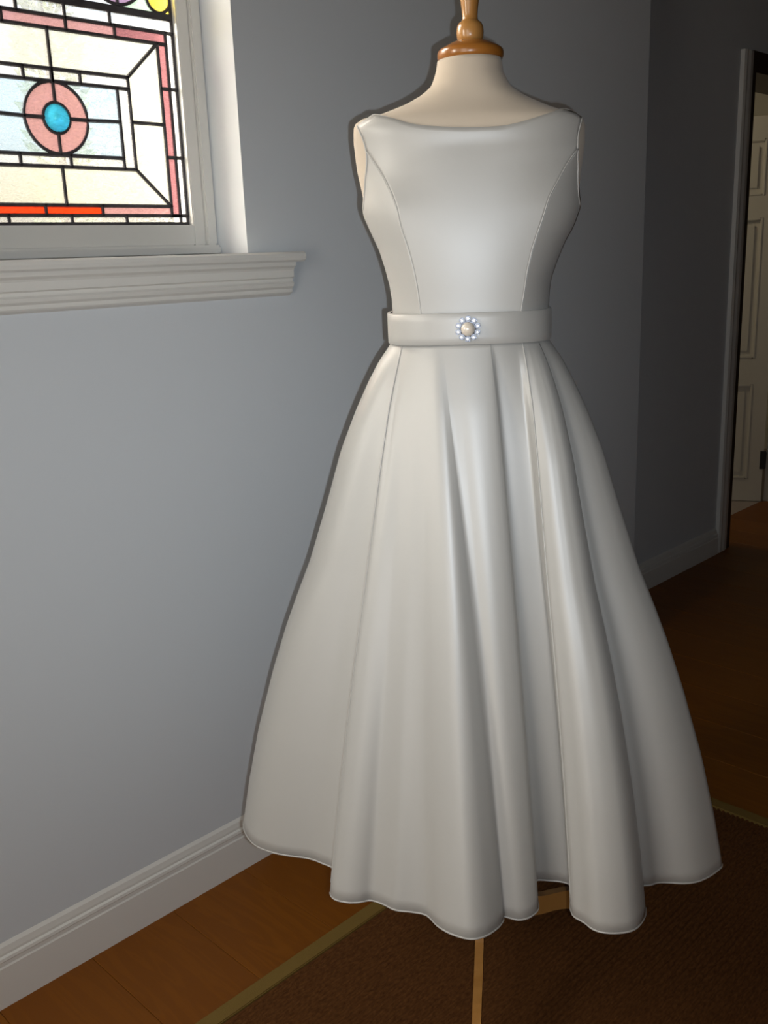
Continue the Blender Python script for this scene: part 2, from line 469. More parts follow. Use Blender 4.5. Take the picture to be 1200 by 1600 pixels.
seq([mir(V4), .80, .9286, 1.050, V4], L9, L8, ['pink', 'red', 'red', 'pink'])
for s in (1, -1):
    f = (lambda x: x) if s > 0 else mir
    def P(pts, g): panes.append(([(f(a), b) for a, b in pts], g))
    def Ld(a, b): leads.append(((f(a[0]), a[1]), (f(b[0]), b[1])))
    for z0, z1 in ((L9, 1.620), (1.620, 1.754), (1.754, L1)):
        P([(V5, z0), (V6, z0), (V6, z1), (V5, z1)], 'clear')
        P([(V4, z0), (V5, z0), (V5, min(z1, L2)), (V4, min(z1, L2))], 'deep_pink')
        Ld((V4, z0), (V6, z0))
    P([(C0, L3), (V3, L3), (V4, L2), (C0, L2)], 'cream')
    P([(C0, L8), (V4, L8), (V3, L7), (C0, L7)], 'cream')
    P([(V3, L5+.003), (V4, L5+.003), (V4, L2), (V3, L3)], 'cream')
    P([(V3, L7), (V4, L8), (V4, L5+.003), (V3, L5+.003)], 'cream')
    Ld((V3, L3), (V4, L2)); Ld((V3, L7), (V4, L8)); Ld((V3, L5+.003), (V4, L5+.003))
    P([(V2, L7), (V3, L7), (V3, L4), (V2, L4)], 'clear')
    rr, ri = .065, .027
    P([(C0+rr, L5), (V2, L5), (V2, L4), (C0, L4)] + arc(C0, L5, rr, 90, 0)[:-1], 'blue')
    P([(V2, L5), (C0+rr, L5)] + arc(C0, L5, rr, 0, -90)[1:] + [(C0, L6), (V2, L6)], 'blue')
    P(arc(C0, L5, rr, 0, 90) + arc(C0, L5, ri, 90, 0), 'pink')
    P(arc(C0, L5, rr, -90, 0) + arc(C0, L5, ri, 0, -90), 'pink')
    Ld((C0+ri, L5), (C0+rr, L5)); Ld((C0+rr, L5), (V2, L5+.002))
    Ld((V2, L7), (V2, L4)); Ld((V3, L7), (V3, L3)); Ld((V4, L9), (V4, L2)); Ld((V5, L10), (V5, L1)); Ld((V6-.001, L10), (V6-.001, 2.385))
    # upper light, only its foot is in the picture
    px, pz, pr = 1.13, 1.963, .063
    yx, yz, yr = 1.2245, 1.9245, .0275
    P(arc(px, pz, pr, -90, 90), 'mauve'); P(arc(px, pz, pr, 90, 270), 'mauve'); Ld((px, pz-pr), (px, pz+pr))
    P(arc(yx, yz, yr, 0, 360, 24)[:-1], 'yellow')
    P([(px, BAR1)] + arc(px, pz, pr, -90, 0) + [(yx-yr, yz)] + arc(yx, yz, yr, 180, 270) + [(yx, BAR1)], 'green')
    P([(C0, BAR1), (px, BAR1)] + arc(px, pz, pr, -90, -180) + [(C0, pz)], 'clear')
    P([(C0, pz), (px-pr, pz)] + arc(px, pz, pr, 180, 0)[1:] + [(V6, pz), (V6, 2.06), (C0, 2.06)], 'cream')
    P([(px+pr, pz), (yx-yr, yz)] + arc(yx, yz, yr, 180, 0)[1:] + [(V6, pz)], 'green')
    P([(yx, BAR1)] + arc(yx, yz, yr, -90, 0) + [(V6, BAR1)], 'yellow')
    P([(C0, 2.06), (V4, 2.06), (V4, 2.36), (C0, 2.36)], 'clear')
    P([(V4, 2.06), (V6, 2.06), (V6, 2.385), (V4, 2.36)], 'deep_pink')
    P([(C0, 2.36), (V4, 2.36), (V6, 2.385), (C0, 2.385)], 'deep_pink')
    Ld((V4, 2.06), (V4, 2.36)); Ld((V4, 2.36), (V6, 2.385)); Ld((C0, 2.06), (V6, 2.06)); Ld((C0, 2.36), (V4, 2.36)); Ld((C0, pz), (px-pr, pz)); Ld((px+pr, pz), (V6, pz))
seq([mir(V3), .9157, C0, 1.031, V3], L4, L3, 'clear')
seq([mir(V2), .890, .993, V2], L7, L6, 'clear')
for z, a, b in ((L1, mir(V6), V6), (L2, mir(V5), V5), (L3, mir(V3), V3), (L4, mir(V3), V3), (L6, mir(V2), V2), (L7, mir(V3), V3), (L8, mir(V4), V4), (L9, mir(V5), V5)):
    leads.append(((a, z), (b, z)))
leads += [((C0, L3), (C0, L2)), ((C0, L8), (C0, L7)), ((C0, L5+.027), (C0, L5+.065)), ((C0, L5-.027), (C0, L5-.065)), ((C0, BAR1), (C0, 2.385)), ((C0, L4), (C0, L3))]
for poly, g in panes:
    # every piece of glass keeps clear of its neighbours under the lead
    cx = sum(p[0] for p in poly)/len(poly); cz = sum(p[1] for p in poly)/len(poly)
    bm = bmesh.new()
    A = [bm.verts.new((x, GY-.0015, z)) for x, z in poly]; B = [bm.verts.new((x, GY+.0015, z)) for x, z in poly]
    n = len(poly)
    bm.faces.new(A); bm.faces.new(B[::-1])
    for i in range(n): bm.faces.new((A[i], B[i], B[(i+1) % n], A[(i+1) % n]))
    obj('pane', bm, G[g], win)
# the turquoise bull's-eye is spun glass: a domed disc with a small knob
bm = bmesh.new()
rg = [[bm.verts.new((C0 + r*math.cos(2*math.pi*k/40), GY + y, L5 + r*math.sin(2*math.pi*k/40))) for k in range(40)] for r, y in
      ((.0006, .0015), (.027, .0015), (.027, -.002), (.022, -.0052), (.015, -.0038), (.008, -.0034), (.0058, -.0060), (.0035, -.0085), (.0006, -.0090))]
for a, b in zip(rg, rg[1:]):
    for k in range(40): bm.faces.new((a[k], a[(k+1) % 40], b[(k+1) % 40], b[k]))
bm.faces.new(rg[0]); bm.faces.new(rg[-1][::-1])
obj('bullseye', bm, G['turquoise'], win, True)
bm = bmesh.new()
def came(a, b, hw=.0037, hd=.0038):
    a = Vector((a[0], GY, a[1])); b = Vector((b[0], GY, b[1]))
    t = (b-a).normalized(); s = t.cross(Vector((0, 1, 0))); d = Vector((0, 1, 0))
    a = a - t*hw*.6; b = b + t*hw*.6
    ring = [s*hw*c + d*hd*e for c, e in ((1, .35), (.5, 1), (-.5, 1), (-1, .35), (-1, -.35), (-.5, -1), (.5, -1), (1, -.35))]
    A = [bm.verts.new(a+q) for q in ring]; B = [bm.verts.new(b+q) for q in ring]
    for i in range(8): bm.faces.new((A[i], A[(i+1) % 8], B[(i+1) % 8], B[i]))
    bm.faces.new(A[::-1]); bm.faces.new(B)
for a, b in leads: came(a, b)
def came_ring(cx, cz, r, a0=0, a1=360, n=36):
    pts = [(cx+r*math.cos(R(a0+(a1-a0)*k/n)), GY, cz+r*math.sin(R(a0+(a1-a0)*k/n))) for k in range(n)]
    tube(bm, pts, .0035, 8, True)
came_ring(C0, L5, .065); came_ring(C0, L5, .0275)
for f in (lambda x: x, mir): came_ring(f(1.13), 1.963, .063); came_ring(f(1.2245), 1.9245, .0275)
obj('lead_came', bm, M['lead'], win)
bm = bmesh.new(); box(bm, (sx0, GY-.005, BAR0), (sx1, GY+.005, BAR1), .002); obj('saddle_bar', bm, M['lead'], win)
bm = bmesh.new(); box(bm, (sx0, GY-.006, L10-.006), (sx1, GY+.006, L10+.004), .002); obj('edge_putty', bm, M['lead'], win)

# window-like frame added round the unseen fill light on the left
fill_fr = empty('fill_light_frame', (-0.62, WY, 1.72)); fill_fr['kind'] = 'structure'
for a, b in (((-.40, -.03, -.52), (-.31, .0, .50)), ((.31, -.03, -.52), (.40, .0, .50)), ((-.31, -.03, .43), (.31, .0, .50)), ((-.31, -.03, -.52), (.31, .0, -.43))):
    boxobj('frame_rail', a, b, M['gloss'], fill_fr, .003)
# outside the window: paving and a slim conifer
struct_boxes('floor_outside', [((-4, 1.96, -0.35), (3.05, 9, -0.25)), ((3.05, 4.65, -0.35), (9, 9, -0.25))], M['paving'])
tree = empty('conifer', (2.73, 5.1, -.25)); tag(tree, 'slim grey-green conifer outside, blurred behind the leaded window', 'tree')
bm = bmesh.new(); lathe(bm, [(.05, 0), (.04, 1.2), (.02, 3.0), (.006, 3.7)], 10); obj('trunk', bm, M['bark'], tree, True)
bm = bmesh.new()
rt = random.Random(3)
for k in range(1700):
    z = rt.uniform(.35, 3.9); rad = .16*min(1, (4.0-z)/1.3)*(.35+.65*rt.random()**.5); a = rt.uniform(0, 6.283)
    c = Vector((rad*math.cos(a), rad*math.sin(a), z)); d = Vector((math.cos(a), math.sin(a), rt.uniform(.3, 1.2))).normalized()
    s_ = d.cross(Vector((rt.uniform(-1, 1), rt.uniform(-1, 1), rt.uniform(-1, 1)))).normalized()
    L = rt.uniform(.06, .12); W_ = L*.22
    bm.faces.new([bm.verts.new(q) for q in (c - d*L*.4, c + s_*W_, c + d*L*.6, c - s_*W_)])
o = obj('foliage', bm, M['conifer'], tree); o['kind'] = 'stuff'

# ================================================================== RUG
RX0, RX1, RY0, RY1 = -1.0, 2.155, -1.1, 1.352
rug = empty('runner_rug', (0.6, 0.1, 0)); tag(rug, 'dark brown ribbed coir rug with a tan tape border on the oak floor', 'rug')
bm = bmesh.new()
pitch = 0.0125; b = .03
n = int((RY1-RY0-2*b)/pitch); xs = [RX0+b, 0.3, 0.9, 1.5, RX1-b]
prev = None
for i in range(n*4+1):
    y = RY0 + b + i*pitch/4; z = .0055 + .0028*[-1, .4, 1, .4][i % 4]
    row = [bm.verts.new((x-.6, y-.1, z)) for x in xs]
    if prev:
        for k in range(len(xs)-1): bm.faces.new((prev[k], prev[k+1], row[k+1], row[k]))
    prev = row
o = obj('woven_ribs', bm, M['rug'], rug, True); o['kind'] = 'stuff'
bv = .002
def binding(a, c):
    bm = bmesh.new(); box(bm, (a[0]-.6, a[1]-.1, 0.0005), (c[0]-.6, c[1]-.1, .0105), bv)
    obj('binding', bm, M['binding'], rug)
e = .006                                                             # the tape overlaps the ends of the ribs
binding((RX0, RY1-b-e), (RX1, RY1)); binding((RX0, RY0), (RX1, RY0+b+e))
binding((RX0, RY0+b+e), (RX0+b+e, RY1-b-e)); binding((RX1-b-e, RY0+b+e), (RX1, RY1-b-e))

# ================================================================== DRESS FORM
AX, AY, AZ = 1.23104, 1.02203, R(50.3)
# outlines of the form and the dress, metres in the form's own axes
seamL = [(-0.0688, 1.295), (-0.0711, 1.3174), (-0.0746, 1.3514), (-0.08, 1.3831), (-0.0878, 1.4145), (-0.0976, 1.4457), (-0.1029, 1.4718), (-0.1108, 1.4944), (-0.1231, 1.5196), (-0.1381, 1.543), (-0.1498, 1.5589)]
seamR = [(0.081, 1.297), (0.0839, 1.3191), (0.0885, 1.3457), (0.0925, 1.3731), (0.1009, 1.4074), (0.115, 1.4474), (0.1255, 1.479), (0.1382, 1.5006), (0.1559, 1.5302), (0.1697, 1.5468)]
armL = [(-0.1498, 1.5589), (-0.1546, 1.5776), (-0.1632, 1.5967)]
armR = [(0.1697, 1.5468), (0.1707, 1.5686), (0.1767, 1.5926)]
armL2 = [(-0.1498, 1.5589), (-0.1499, 1.5404), (-0.1535, 1.5169), (-0.1574, 1.4886), (-0.1606, 1.4732)]
armR2 = [(0.1697, 1.5468), (0.1712, 1.5223), (0.1716, 1.5032), (0.1736, 1.4813), (0.1775, 1.467)]
neck = [(-0.1632, 1.5967), (-0.145, 1.6055), (-0.134, 1.6103), (-0.1076, 1.6012), (-0.0833, 1.5921), (-0.0546, 1.5859), (0.0, 1.5809), (0.0552, 1.5803), (0.09, 1.5865), (0.1324, 1.5991), (0.147, 1.6051), (0.1627, 1.6015), (0.1767, 1.5926)]
waistF = [(-0.0688, 1.295), (-0.029, 1.2921), (0.0053, 1.2916), (0.0493, 1.2939), (0.081, 1.297)]
BL = [(1.2644, -0.1199), (1.3141, -0.1166), (1.3346, -0.1169), (1.3571, -0.1198), (1.3836, -0.1262), (1.4099, -0.1346), (1.4342, -0.145), (1.4612, -0.1558), (1.4741, -0.1589), (1.5015, -0.1629), (1.5337, -0.1696), (1.5738, -0.1729), (1.5983, -0.1718), (1.6056, -0.1665), (1.6105, -0.1522), (1.6137, -0.1309), (1.627, -0.0895), (1.6396, -0.0643), (1.6517, -0.0492), (1.6713, -0.0418), (1.6911, -0.0384)]
BR = [(1.2674, 0.1259), (1.3153, 0.1276), (1.3375, 0.1285), (1.3594, 0.1314), (1.3849, 0.1403), (1.4149, 0.1531), (1.4378, 0.1659), (1.4644, 0.1744), (1.4958, 0.1779), (1.5268, 0.1814), (1.5612, 0.1857), (1.5871, 0.1853), (1.5965, 0.1813), (1.6027, 0.1667), (1.6108, 0.1404), (1.6298, 0.0975), (1.6456, 0.0732), (1.6661, 0.0616), (1.686, 0.0588)]
DL = [(1.2645, -0.1231), (1.3152, -0.1202), (1.3347, -0.1209), (1.3572, -0.124), (1.3837, -0.1304), (1.4104, -0.1383), (1.4346, -0.1486), (1.4614, -0.1599), (1.4743, -0.163), (1.5017, -0.1659), (1.5337, -0.1717), (1.5739, -0.175), (1.5984, -0.1738), (1.6056, -0.1685), (1.6142, -0.152), (1.6169, -0.1308), (1.6298, -0.0894), (1.6423, -0.0643), (1.6911, -0.0384)]
DR = [(1.2673, 0.13), (1.3152, 0.1317), (1.3373, 0.1326), (1.3592, 0.1355), (1.3847, 0.1444), (1.4147, 0.1571), (1.4376, 0.1698), (1.468, 0.1803), (1.4956, 0.1829), (1.5267, 0.1853), (1.5611, 0.1877), (1.587, 0.1877), (1.5991, 0.1832), (1.6063, 0.1666), (1.6136, 0.1404), (1.6325, 0.0975), (1.6483, 0.0732), (1.686, 0.0588)]
silL = [(-0.1205, 1.2915), (-0.1202, 1.3152), (-0.1209, 1.3347), (-0.124, 1.3572), (-0.1304, 1.3837), (-0.1383, 1.4104), (-0.1486, 1.4346), (-0.1599, 1.4614), (-0.163, 1.4743)]
silR = [(0.1308, 1.2918), (0.1317, 1.3152), (0.1326, 1.3373), (0.1355, 1.3592), (0.1444, 1.3847), (0.1571, 1.4147), (0.1698, 1.4376), (0.1803, 1.468)]
HEM = [(-0.4279, 0.0119), (-0.4315, -0.0166), (-0.4309, -0.0358), (-0.4241, -0.0606), (-0.4078, -0.0905), (-0.388, -0.1116), (-0.3567, -0.128), (-0.3252, -0.1365), (-0.291, -0.143), (-0.2665, -0.1552), (-0.2414, -0.1744), (-0.2379, -0.2329), (-0.2293, -0.2492), (-0.2082, -0.2566), (-0.1883, -0.2559), (-0.1688, -0.2504), (-0.1481, -0.2594), (-0.1272, -0.273), (-0.1002, -0.2768), (-0.0773, -0.2838), (-0.0572, -0.3104), (-0.0349, -0.3274), (-0.0073, -0.3365), (0.0154, -0.3285), (0.0347, -0.3087), (0.0432, -0.2919), (0.0446, -0.2827), (0.0664, -0.2896), (0.0827, -0.2844), (0.0969, -0.2686), (0.1001, -0.2512), (0.101, -0.1952), (0.1255, -0.1928), (0.1453, -0.1956), (0.157, -0.2036), (0.1514, -0.2683), (0.1551, -0.2804), (0.1677, -0.2921), (0.1787, -0.3066), (0.1905, -0.3135), (0.2116, -0.3156), (0.2356, -0.3104), (0.2503, -0.2981), (0.2628, -0.2767), (0.2676, -0.255), (0.2704, -0.2034), (0.2866, -0.1995), (0.3014, -0.1924), (0.3211, -0.1917), (0.3426, -0.1927), (0.3631, -0.1887), (0.3821, -0.178), (0.399, -0.1638), (0.4145, -0.1476), (0.4178, -0.1387)]

def col(T, i): return [q[i] for q in T]
BLz, BLx, BRz, BRx = col(BL, 0), col(BL, 1), col(BR, 0), col(BR, 1)
DLz, DLx, DRz, DRx = col(DL, 0), col(DL, 1), col(DR, 0), col(DR, 1)
zf = [1.0, 1.2, 1.25, 1.29, 1.33, 1.40, 1.45, 1.50, 1.54, 1.57, 1.60, 1.625, 1.65, 1.70]
ff = [.10, .096, .093, .095, .098, .1035, .104, .1005, .0945, .087, .073, .057, .052, .050]
gg = [.10, .09, .085, .085, .088, .095, .10, .10, .093, .085, .07, .058, .052, .050]
PP = 2.35
def surf(x, z, sign=-1, off=.004):
    l = smooth(z, DLz, DLx); r = smooth(z, DRz, DRx); c = (l+r)/2; wd = (r-l)/2
    f = smooth(z, zf, ff if sign < 0 else gg) + off
    q = max(0.0, 1 - min(1.0, abs((x-c)/wd))**PP)**(1/PP)
    return sign*f*q
def flatness(z):
    k = max(0.0, min(1.0, (1.606 - z)/.05)); return k*k*(3-2*k)
PZ = [1.25, 1.29, 1.33, 1.37, 1.41, 1.45, 1.49, 1.53, 1.57, 1.60, 1.63]
PF = [.089, .0892, .0905, .0925, .0935, .0925, .0895, .0850, .0795, .0740, .068]
def seam_x(z):
    s = sorted((b, a) for a, b in seamL + armL[1:]); q = sorted((b, a) for a, b in seamR + armR[1:])
    return interp(z, [i[0] for i in s], [i[1] for i in s]), interp(z, [i[0] for i in q], [i[1] for i in q])
def bodice(x, z, off=.004):
    """front of the bodice: a flat centre panel, creased at the princess seams, side panels turned away"""
    base = surf(x, z, -1, off); k = flatness(z)
    if k == 0: return base
    xl, xr = seam_x(z); l = smooth(z, DLz, DLx); r = smooth(z, DRz, DRx)
    F = smooth(z, PZ, PF); up = max(0.0, min(1.0, (z-1.46)/.13)); ar = .09 + .42*up*up*(3-2*up)
    ye = -F*(1-ar)
    if xl <= x <= xr:
        s = abs(2*(x-xl)/(xr-xl) - 1); y = -F*(1 - ar*s**(2.2+1.2*up))
    else:
        u = (x-l)/max(1e-6, xl-l) if x < xl else (r-x)/max(1e-6, r-xr)
        u = max(0, min(1, u)); y = ye*(.45*(1-(1-u)**2.2)**.5 + .55*u**.8)
    return base + (y-base)*k
form = empty('dress_form', (AX, AY, 0), -AZ)
tag(form, 'cream jersey dress form with turned honey wood neck finial, wearing the ivory dress', 'mannequin')
def spow(v, p): return math.copysign(abs(v)**p, v)
bm = bmesh.new()
SEG = 72; rings = []
zs = [1.02 + .02*k for k in range(0, 26)] + [1.53 + .006*k for k in range(0, 27)]
for z in zs:
    l = interp(z, BLz, BLx); r = interp(z, BRz, BRx)
    if z < 1.2644:
        g = (1.2644 - z)*0.12; l -= g; r += g
    c = (l+r)/2; wd = (r-l)/2; f = smooth(z, zf, ff)*(1-.22*flatness(z)); g = smooth(z, zf, gg)
    p = 2/PP if z < 1.60 else 2/(2.0 + .35*max(0, (1.65-z)/.05))
    ring = []
    for k in range(SEG):
        a = 2*math.pi*k/SEG; cx, sy = math.cos(a), math.sin(a)
        X = c + wd*spow(cx, p); Y = (f if sy < 0 else g)*spow(sy, p)
        if sy < 0 and 1.28 < z < 1.588: Y = min(0, max(Y, bodice(X, z) + .007))      # the jersey stays under the satin
        ring.append(bm.verts.new((X, Y, z)))
    rings.append(ring)
for A, B in zip(rings, rings[1:]):
    for k in range(SEG): bm.faces.new((A[k], A[(k+1) % SEG], B[(k+1) % SEG], B[k]))
bm.faces.new(rings[0][::-1]); bm.faces.new(rings[-1])
obj('torso', bm, M['jersey'], form, True)
NX = 0.0113
bm = bmesh.new()
lathe(bm, [(.046, 1.6862), (.0485, 1.6868), (.0503, 1.690), (.0505, 1.6955), (.0495, 1.6995), (.046, 1.7025), (.030, 1.7105), (.026, 1.7118)], 56, NX)
obj('neck_cap', bm, M['honey_dark'], form, True)
bm = bmesh.new()
lathe(bm, [(.0165, 1.7118), (.0182, 1.7128), (.0200, 1.7185), (.0207, 1.7255), (.0200, 1.7325), (.0175, 1.7380), (.0135, 1.7405), (.0119, 1.7435), (.0116, 1.748), (.0124, 1.758), (.0143, 1.772), (.0165, 1.79), (.0175, 1.805), (.015, 1.818), (.010, 1.824), (.012, 1.828), (.017, 1.84), (.0175, 1.852), (.012, 1.864), (.003, 1.868)], 40, NX)
obj('finial', bm, M['honey'], form, True)
bm = bmesh.new(); lathe(bm, [(.016, .17), (.017, .175), (.017, 1.02), (.016, 1.022)], 24, NX); obj('pole', bm, M['honey'], form, True)
bm = bmesh.new(); lathe(bm, [(.018, .158), (.028, .160), (.032, .168), (.032, .23), (.028, .25), (.018, .262)], 32, NX); obj('leg_hub', bm, M['honey'], form, True)
def leg(ang):
    # scrolled flat board: side outline in (radius, height), sawn 16 mm thick
    top = [(.028, .225), (.06, .215), (.10, .180), (.14, .158), (.18, .150), (.22, .140), (.26, .112), (.295, .070), (.325, .040), (.355, .030), (.375, .019)]
    bot = [(.375, .0085), (.345, .0085), (.315, .016), (.285, .036), (.255, .068), (.22, .096), (.18, .110), (.14, .116), (.10, .128), (.06, .150), (.028, .165)]
    pts = catmull([(a, b, 0) for a, b in top], 26) + catmull([(a, b, 0) for a, b in bot], 26)
    bm = bmesh.new(); hw = .0078
    d = Vector((math.sin(ang), -math.cos(ang), 0)); s = Vector((math.cos(ang), math.sin(ang), 0)); o = Vector((NX, 0, 0))
    A = [bm.verts.new(o + d*p.x + s*hw + Vector((0, 0, p.y))) for p in pts]
    B = [bm.verts.new(o + d*p.x - s*hw + Vector((0, 0, p.y))) for p in pts]
    n = len(pts)
    for i in range(n): bm.faces.new((A[i], A[(i+1) % n], B[(i+1) % n], B[i]))
    h = n//2
    for i in range(h-1):
        bm.faces.new((A[i], A[i+1], A[n-2-i], A[n-1-i])); bm.faces.new((B[i+1], B[i], B[n-1-i], B[n-2-i]))
    obj('leg', bm, M['honey'], form)
for a in (-3, 124, -146): leg(R(a))

# ================================================================== DRESS
dress = empty('wedding_dress', (AX, AY, 0), -AZ)
tag(dress, 'ivory satin sleeveless tea-length dress with boat neck and full flared skirt on the form', 'dress')
def coons(bot, top, left, right, nu, nv, su=None):
    """2-D boundary curves (x, z); left and right run from bottom to top"""
    bot = resample([(x, z, 0) for x, z in bot], nu); top = resample([(x, z, 0) for x, z in top], nu)
    left = resample([(x, z, 0) for x, z in left], nv); right = resample([(x, z, 0) for x, z in right], nv)
    out = []
    for j in range(nv):
        v = j/(nv-1); row = []
        for i in range(nu):
            u = i/(nu-1)
            p = (bot[i]*(1-v) + top[i]*v) + (left[j]*(1-u) + right[j]*u) - (bot[0]*(1-u)*(1-v) + bot[-1]*u*(1-v) + top[0]*(1-u)*v + top[-1]*u*v)
            row.append((p.x, p.y))
        out.append(row)
    return out
def sheet(name, rows, mat, parent, thick=.0014):
    bm = bmesh.new(); V = [[bm.verts.new(p) for p in r] for r in rows]
    for a, b in zip(V, V[1:]):
        for i in range(len(a)-1): bm.faces.new((a[i], a[i+1], b[i+1], b[i]))
    o = obj(name, bm, mat, parent, True)
    s = o.modifiers.new('cloth', 'SOLIDIFY'); s.thickness = thick; s.offset = 0
    return o
waistL = [silL[0], (-.105, 1.2935), seamL[0]]
waistR = [seamR[0], (.115, 1.2965), silR[0]]
leftE = seamL + armL[1:]; rightE = seamR + armR[1:]
def shoulder_y(x, z, sign):
    return surf(x, z, sign)
g = coons(waistF, neck, leftE, rightE, 61, 45)
sheet('front_panel', [[(x, bodice(x, z)-.0006, z) for x, z in r] for r in g], M['satin'], dress)
for nm, bot, seam, sil, arm in (('L', waistL[::-1], seamL, silL, armL2), ('R', waistR, seamR, silR, armR2)):
    g = coons(bot, arm, seam, sil, 25, 40)
    rows = []
    for r in g:
        xs0, xe = r[0][0], r[-1][0]
        rows.append([(x, bodice(x, z), z) for x, z in r])
    sheet('side_panel', rows, M['satin'], dress)
# back: from side to side, up to the shoulder straps
botb = [silL[0], (-.06, 1.292), (0, 1.292), (.06, 1.294), silR[0]]
neckb = [(-.1636, 1.5972), (-.1345, 1.611), (-.10, 1.598), (-.05, 1.575), (0, 1.565), (.06, 1.575), (.11, 1.598), (.1476, 1.6059), (.1773, 1.5932)]
lb = silL + [(-.158, 1.50), (-.156, 1.55), (-.1636, 1.5972)]; rb = silR + [(.176, 1.50), (.173, 1.55), (.1773, 1.5932)]
g = coons(botb, neckb, lb, rb, 61, 40)
sheet('back_panel', [[(x, surf(x, z, 1)+.0006, z) for x, z in r] for r in g], M['satin'], dress)
# corded princess seams, armhole and neck bindings
for sm in (seamL, seamR):
    bm = bmesh.new(); tube(bm, [(p.x, bodice(p.x, p.y)-.0010, p.y) for p in catmull([(a, b, 0) for a, b in sm], 40)], .0010, 6); obj('seam_piping', bm, M['satin'], dress, True)
for a1, a2 in ((armL, armL2), (armR, armR2)):
    pts = [(a, b, 0) for a, b in (a2[::-1] + a1[1:])]
    bm = bmesh.new(); tube(bm, [(p.x, bodice(p.x, p.y)-.001, p.y) for p in catmull(pts, 40)], .0014, 6); obj('armhole_binding', bm, M['satin'], dress, True)
bm = bmesh.new(); tube(bm, [(p.x, bodice(p.x, p.y)-.0004, p.y) for p in catmull([(a, b, 0) for a, b in neck], 70)], .0009, 6); obj('neck_binding', bm, M['satin'], dress, True)

# belt
def belt_pt(a, h, off):
    wx, f, gk = .1265, .0985, .093
    p = 2/2.25; cx, sy = math.cos(a), math.sin(a)
    k = 1 + (off)/.11 + .004*h
    return (.0035 + wx*k*spow(cx, p), (f if sy < 0 else gk)*k*spow(sy, p))
bm = bmesh.new(); ring = []; N = 120
profb = [(0, .0010), (0, .0046), (.0006, .0052), (.012, .0054), (.024, .0055), (.036, .0054), (.0474, .0052), (.048, .0046), (.048, .0010)]
for k in range(N):
    a = 2*math.pi*k/N; r = []
    for h, off in profb:
        xy = belt_pt(a, h, off); r.append(bm.verts.new((xy[0], xy[1], 1.2655 + h + .0008*math.sin(3*a))))
    ring.append(r)
for i in range(N):
    A = ring[i]; B = ring[(i+1) % N]
    for j in range(len(profb)-1): bm.faces.new((A[j], A[j+1], B[j+1], B[j]))
obj('belt', bm, M['satin'], dress, True)

# skirt: the waist opens into the folded hem
ST = [0, .04, .08, .13, .2, .3, .42, .5, .56, .65, .78, .9, 1.0]
SS = [0, .084, .147, .216, .30, .39, .505, .60, .667, .755, .865, .945, 1.0]
anch_x = [-.4279, -.4315, -.2414, -.2379, -.1688, -.0773, .0432, .0969, .1255, .157, .1514, .2116, .2676, .2704, .3426, .4178]
# (hem index, waist position across the front)  -> angle round the waist
W_AN = [(0, -1.0), (4, -.975), (10, -.85), (11, -.845), (17, -.60), (25, -.33), (29, .22), (31, .30), (33, .48), (35, .66), (40, .76), (44, .855), (45, .862), (50, .94), (54, 1.0)]
back = []
NB = 46
for k in range(1, NB):
    a = math.pi/2 + math.pi*k/NB + .0
    rr = .385 + .042*math.cos(7.0*(a-math.pi/2)*2.0) * math.sin(math.pi*k/NB)**.5
    e = .36
    back.append((rr*1.02*math.sin(a), -rr*.93*math.cos(a)))
front = [Vector((x, y, 0)) for x, y in HEM]
fr_f = []; fr_i = []
# dense smooth front hem keeping its index along the traced points
P = front
for i in range(len(P)-1):
    p1, p2 = P[i], P[i+1]; p0 = P[i-1] if i else p1*2-p2; p3 = P[i+2] if i+2 < len(P) else p2*2-p1
    d = (p2-p1).length; ns = max(2, int(d/.0045))
    m1 = (p2-p0)*.5; m2 = (p3-p1)*.5
    if m1.length > 1.0*d: m1 *= d/m1.length
    if m2.length > 1.0*d: m2 *= d/m2.length
    for k in range(ns):
        t = k/ns
        h = p1*(2*t**3-3*t*t+1) + m1*(t**3-2*t*t+t) + p2*(-2*t**3+3*t*t) + m2*(t**3-t*t)
        fr_f.append(h); fr_i.append(i+t)
fr_f.append(P[-1]); fr_i.append(len(P)-1)
wcen = .0035; wa, wf, wg = .1245, .0965, .091
def waist_pt(s):      # s in -1..1 across the front
    a = -math.pi/2 + s*math.pi/2
    return Vector((wcen + wa*math.cos(a), (wf if math.sin(a) < 0 else wg)*math.sin(a), 0))
cols_w = []; cols_h = []; lat = []
for h, i in zip(fr_f, fr_i):
    sx = interp(i, [q[0] for q in W_AN], [q[1] for q in W_AN])
    a = math.asin(max(-1, min(1, sx)))
    cols_w.append(Vector((wcen + wa*math.sin(a), -wf*math.cos(a), 0))); cols_h.append(h)
    lat.append(min(1.0, max(0.0, (abs(sx) - .25)/.55)) if sx > 0 else min(1.0, max(0.0, (abs(sx) - .80)/.18)))
bk = catmull([(front[-1].x, front[-1].y, 0)] + [(x, y, 0) for x, y in back] + [(front[0].x, front[0].y, 0)], 170)
for k in range(1, len(bk)-1):
    a = math.pi/2 + math.pi*k/(len(bk)-1)
    cols_w.append(Vector((wcen + wa*math.sin(a), -wg*math.cos(a), 0))); cols_h.append(bk[k]); lat.append(1.0)
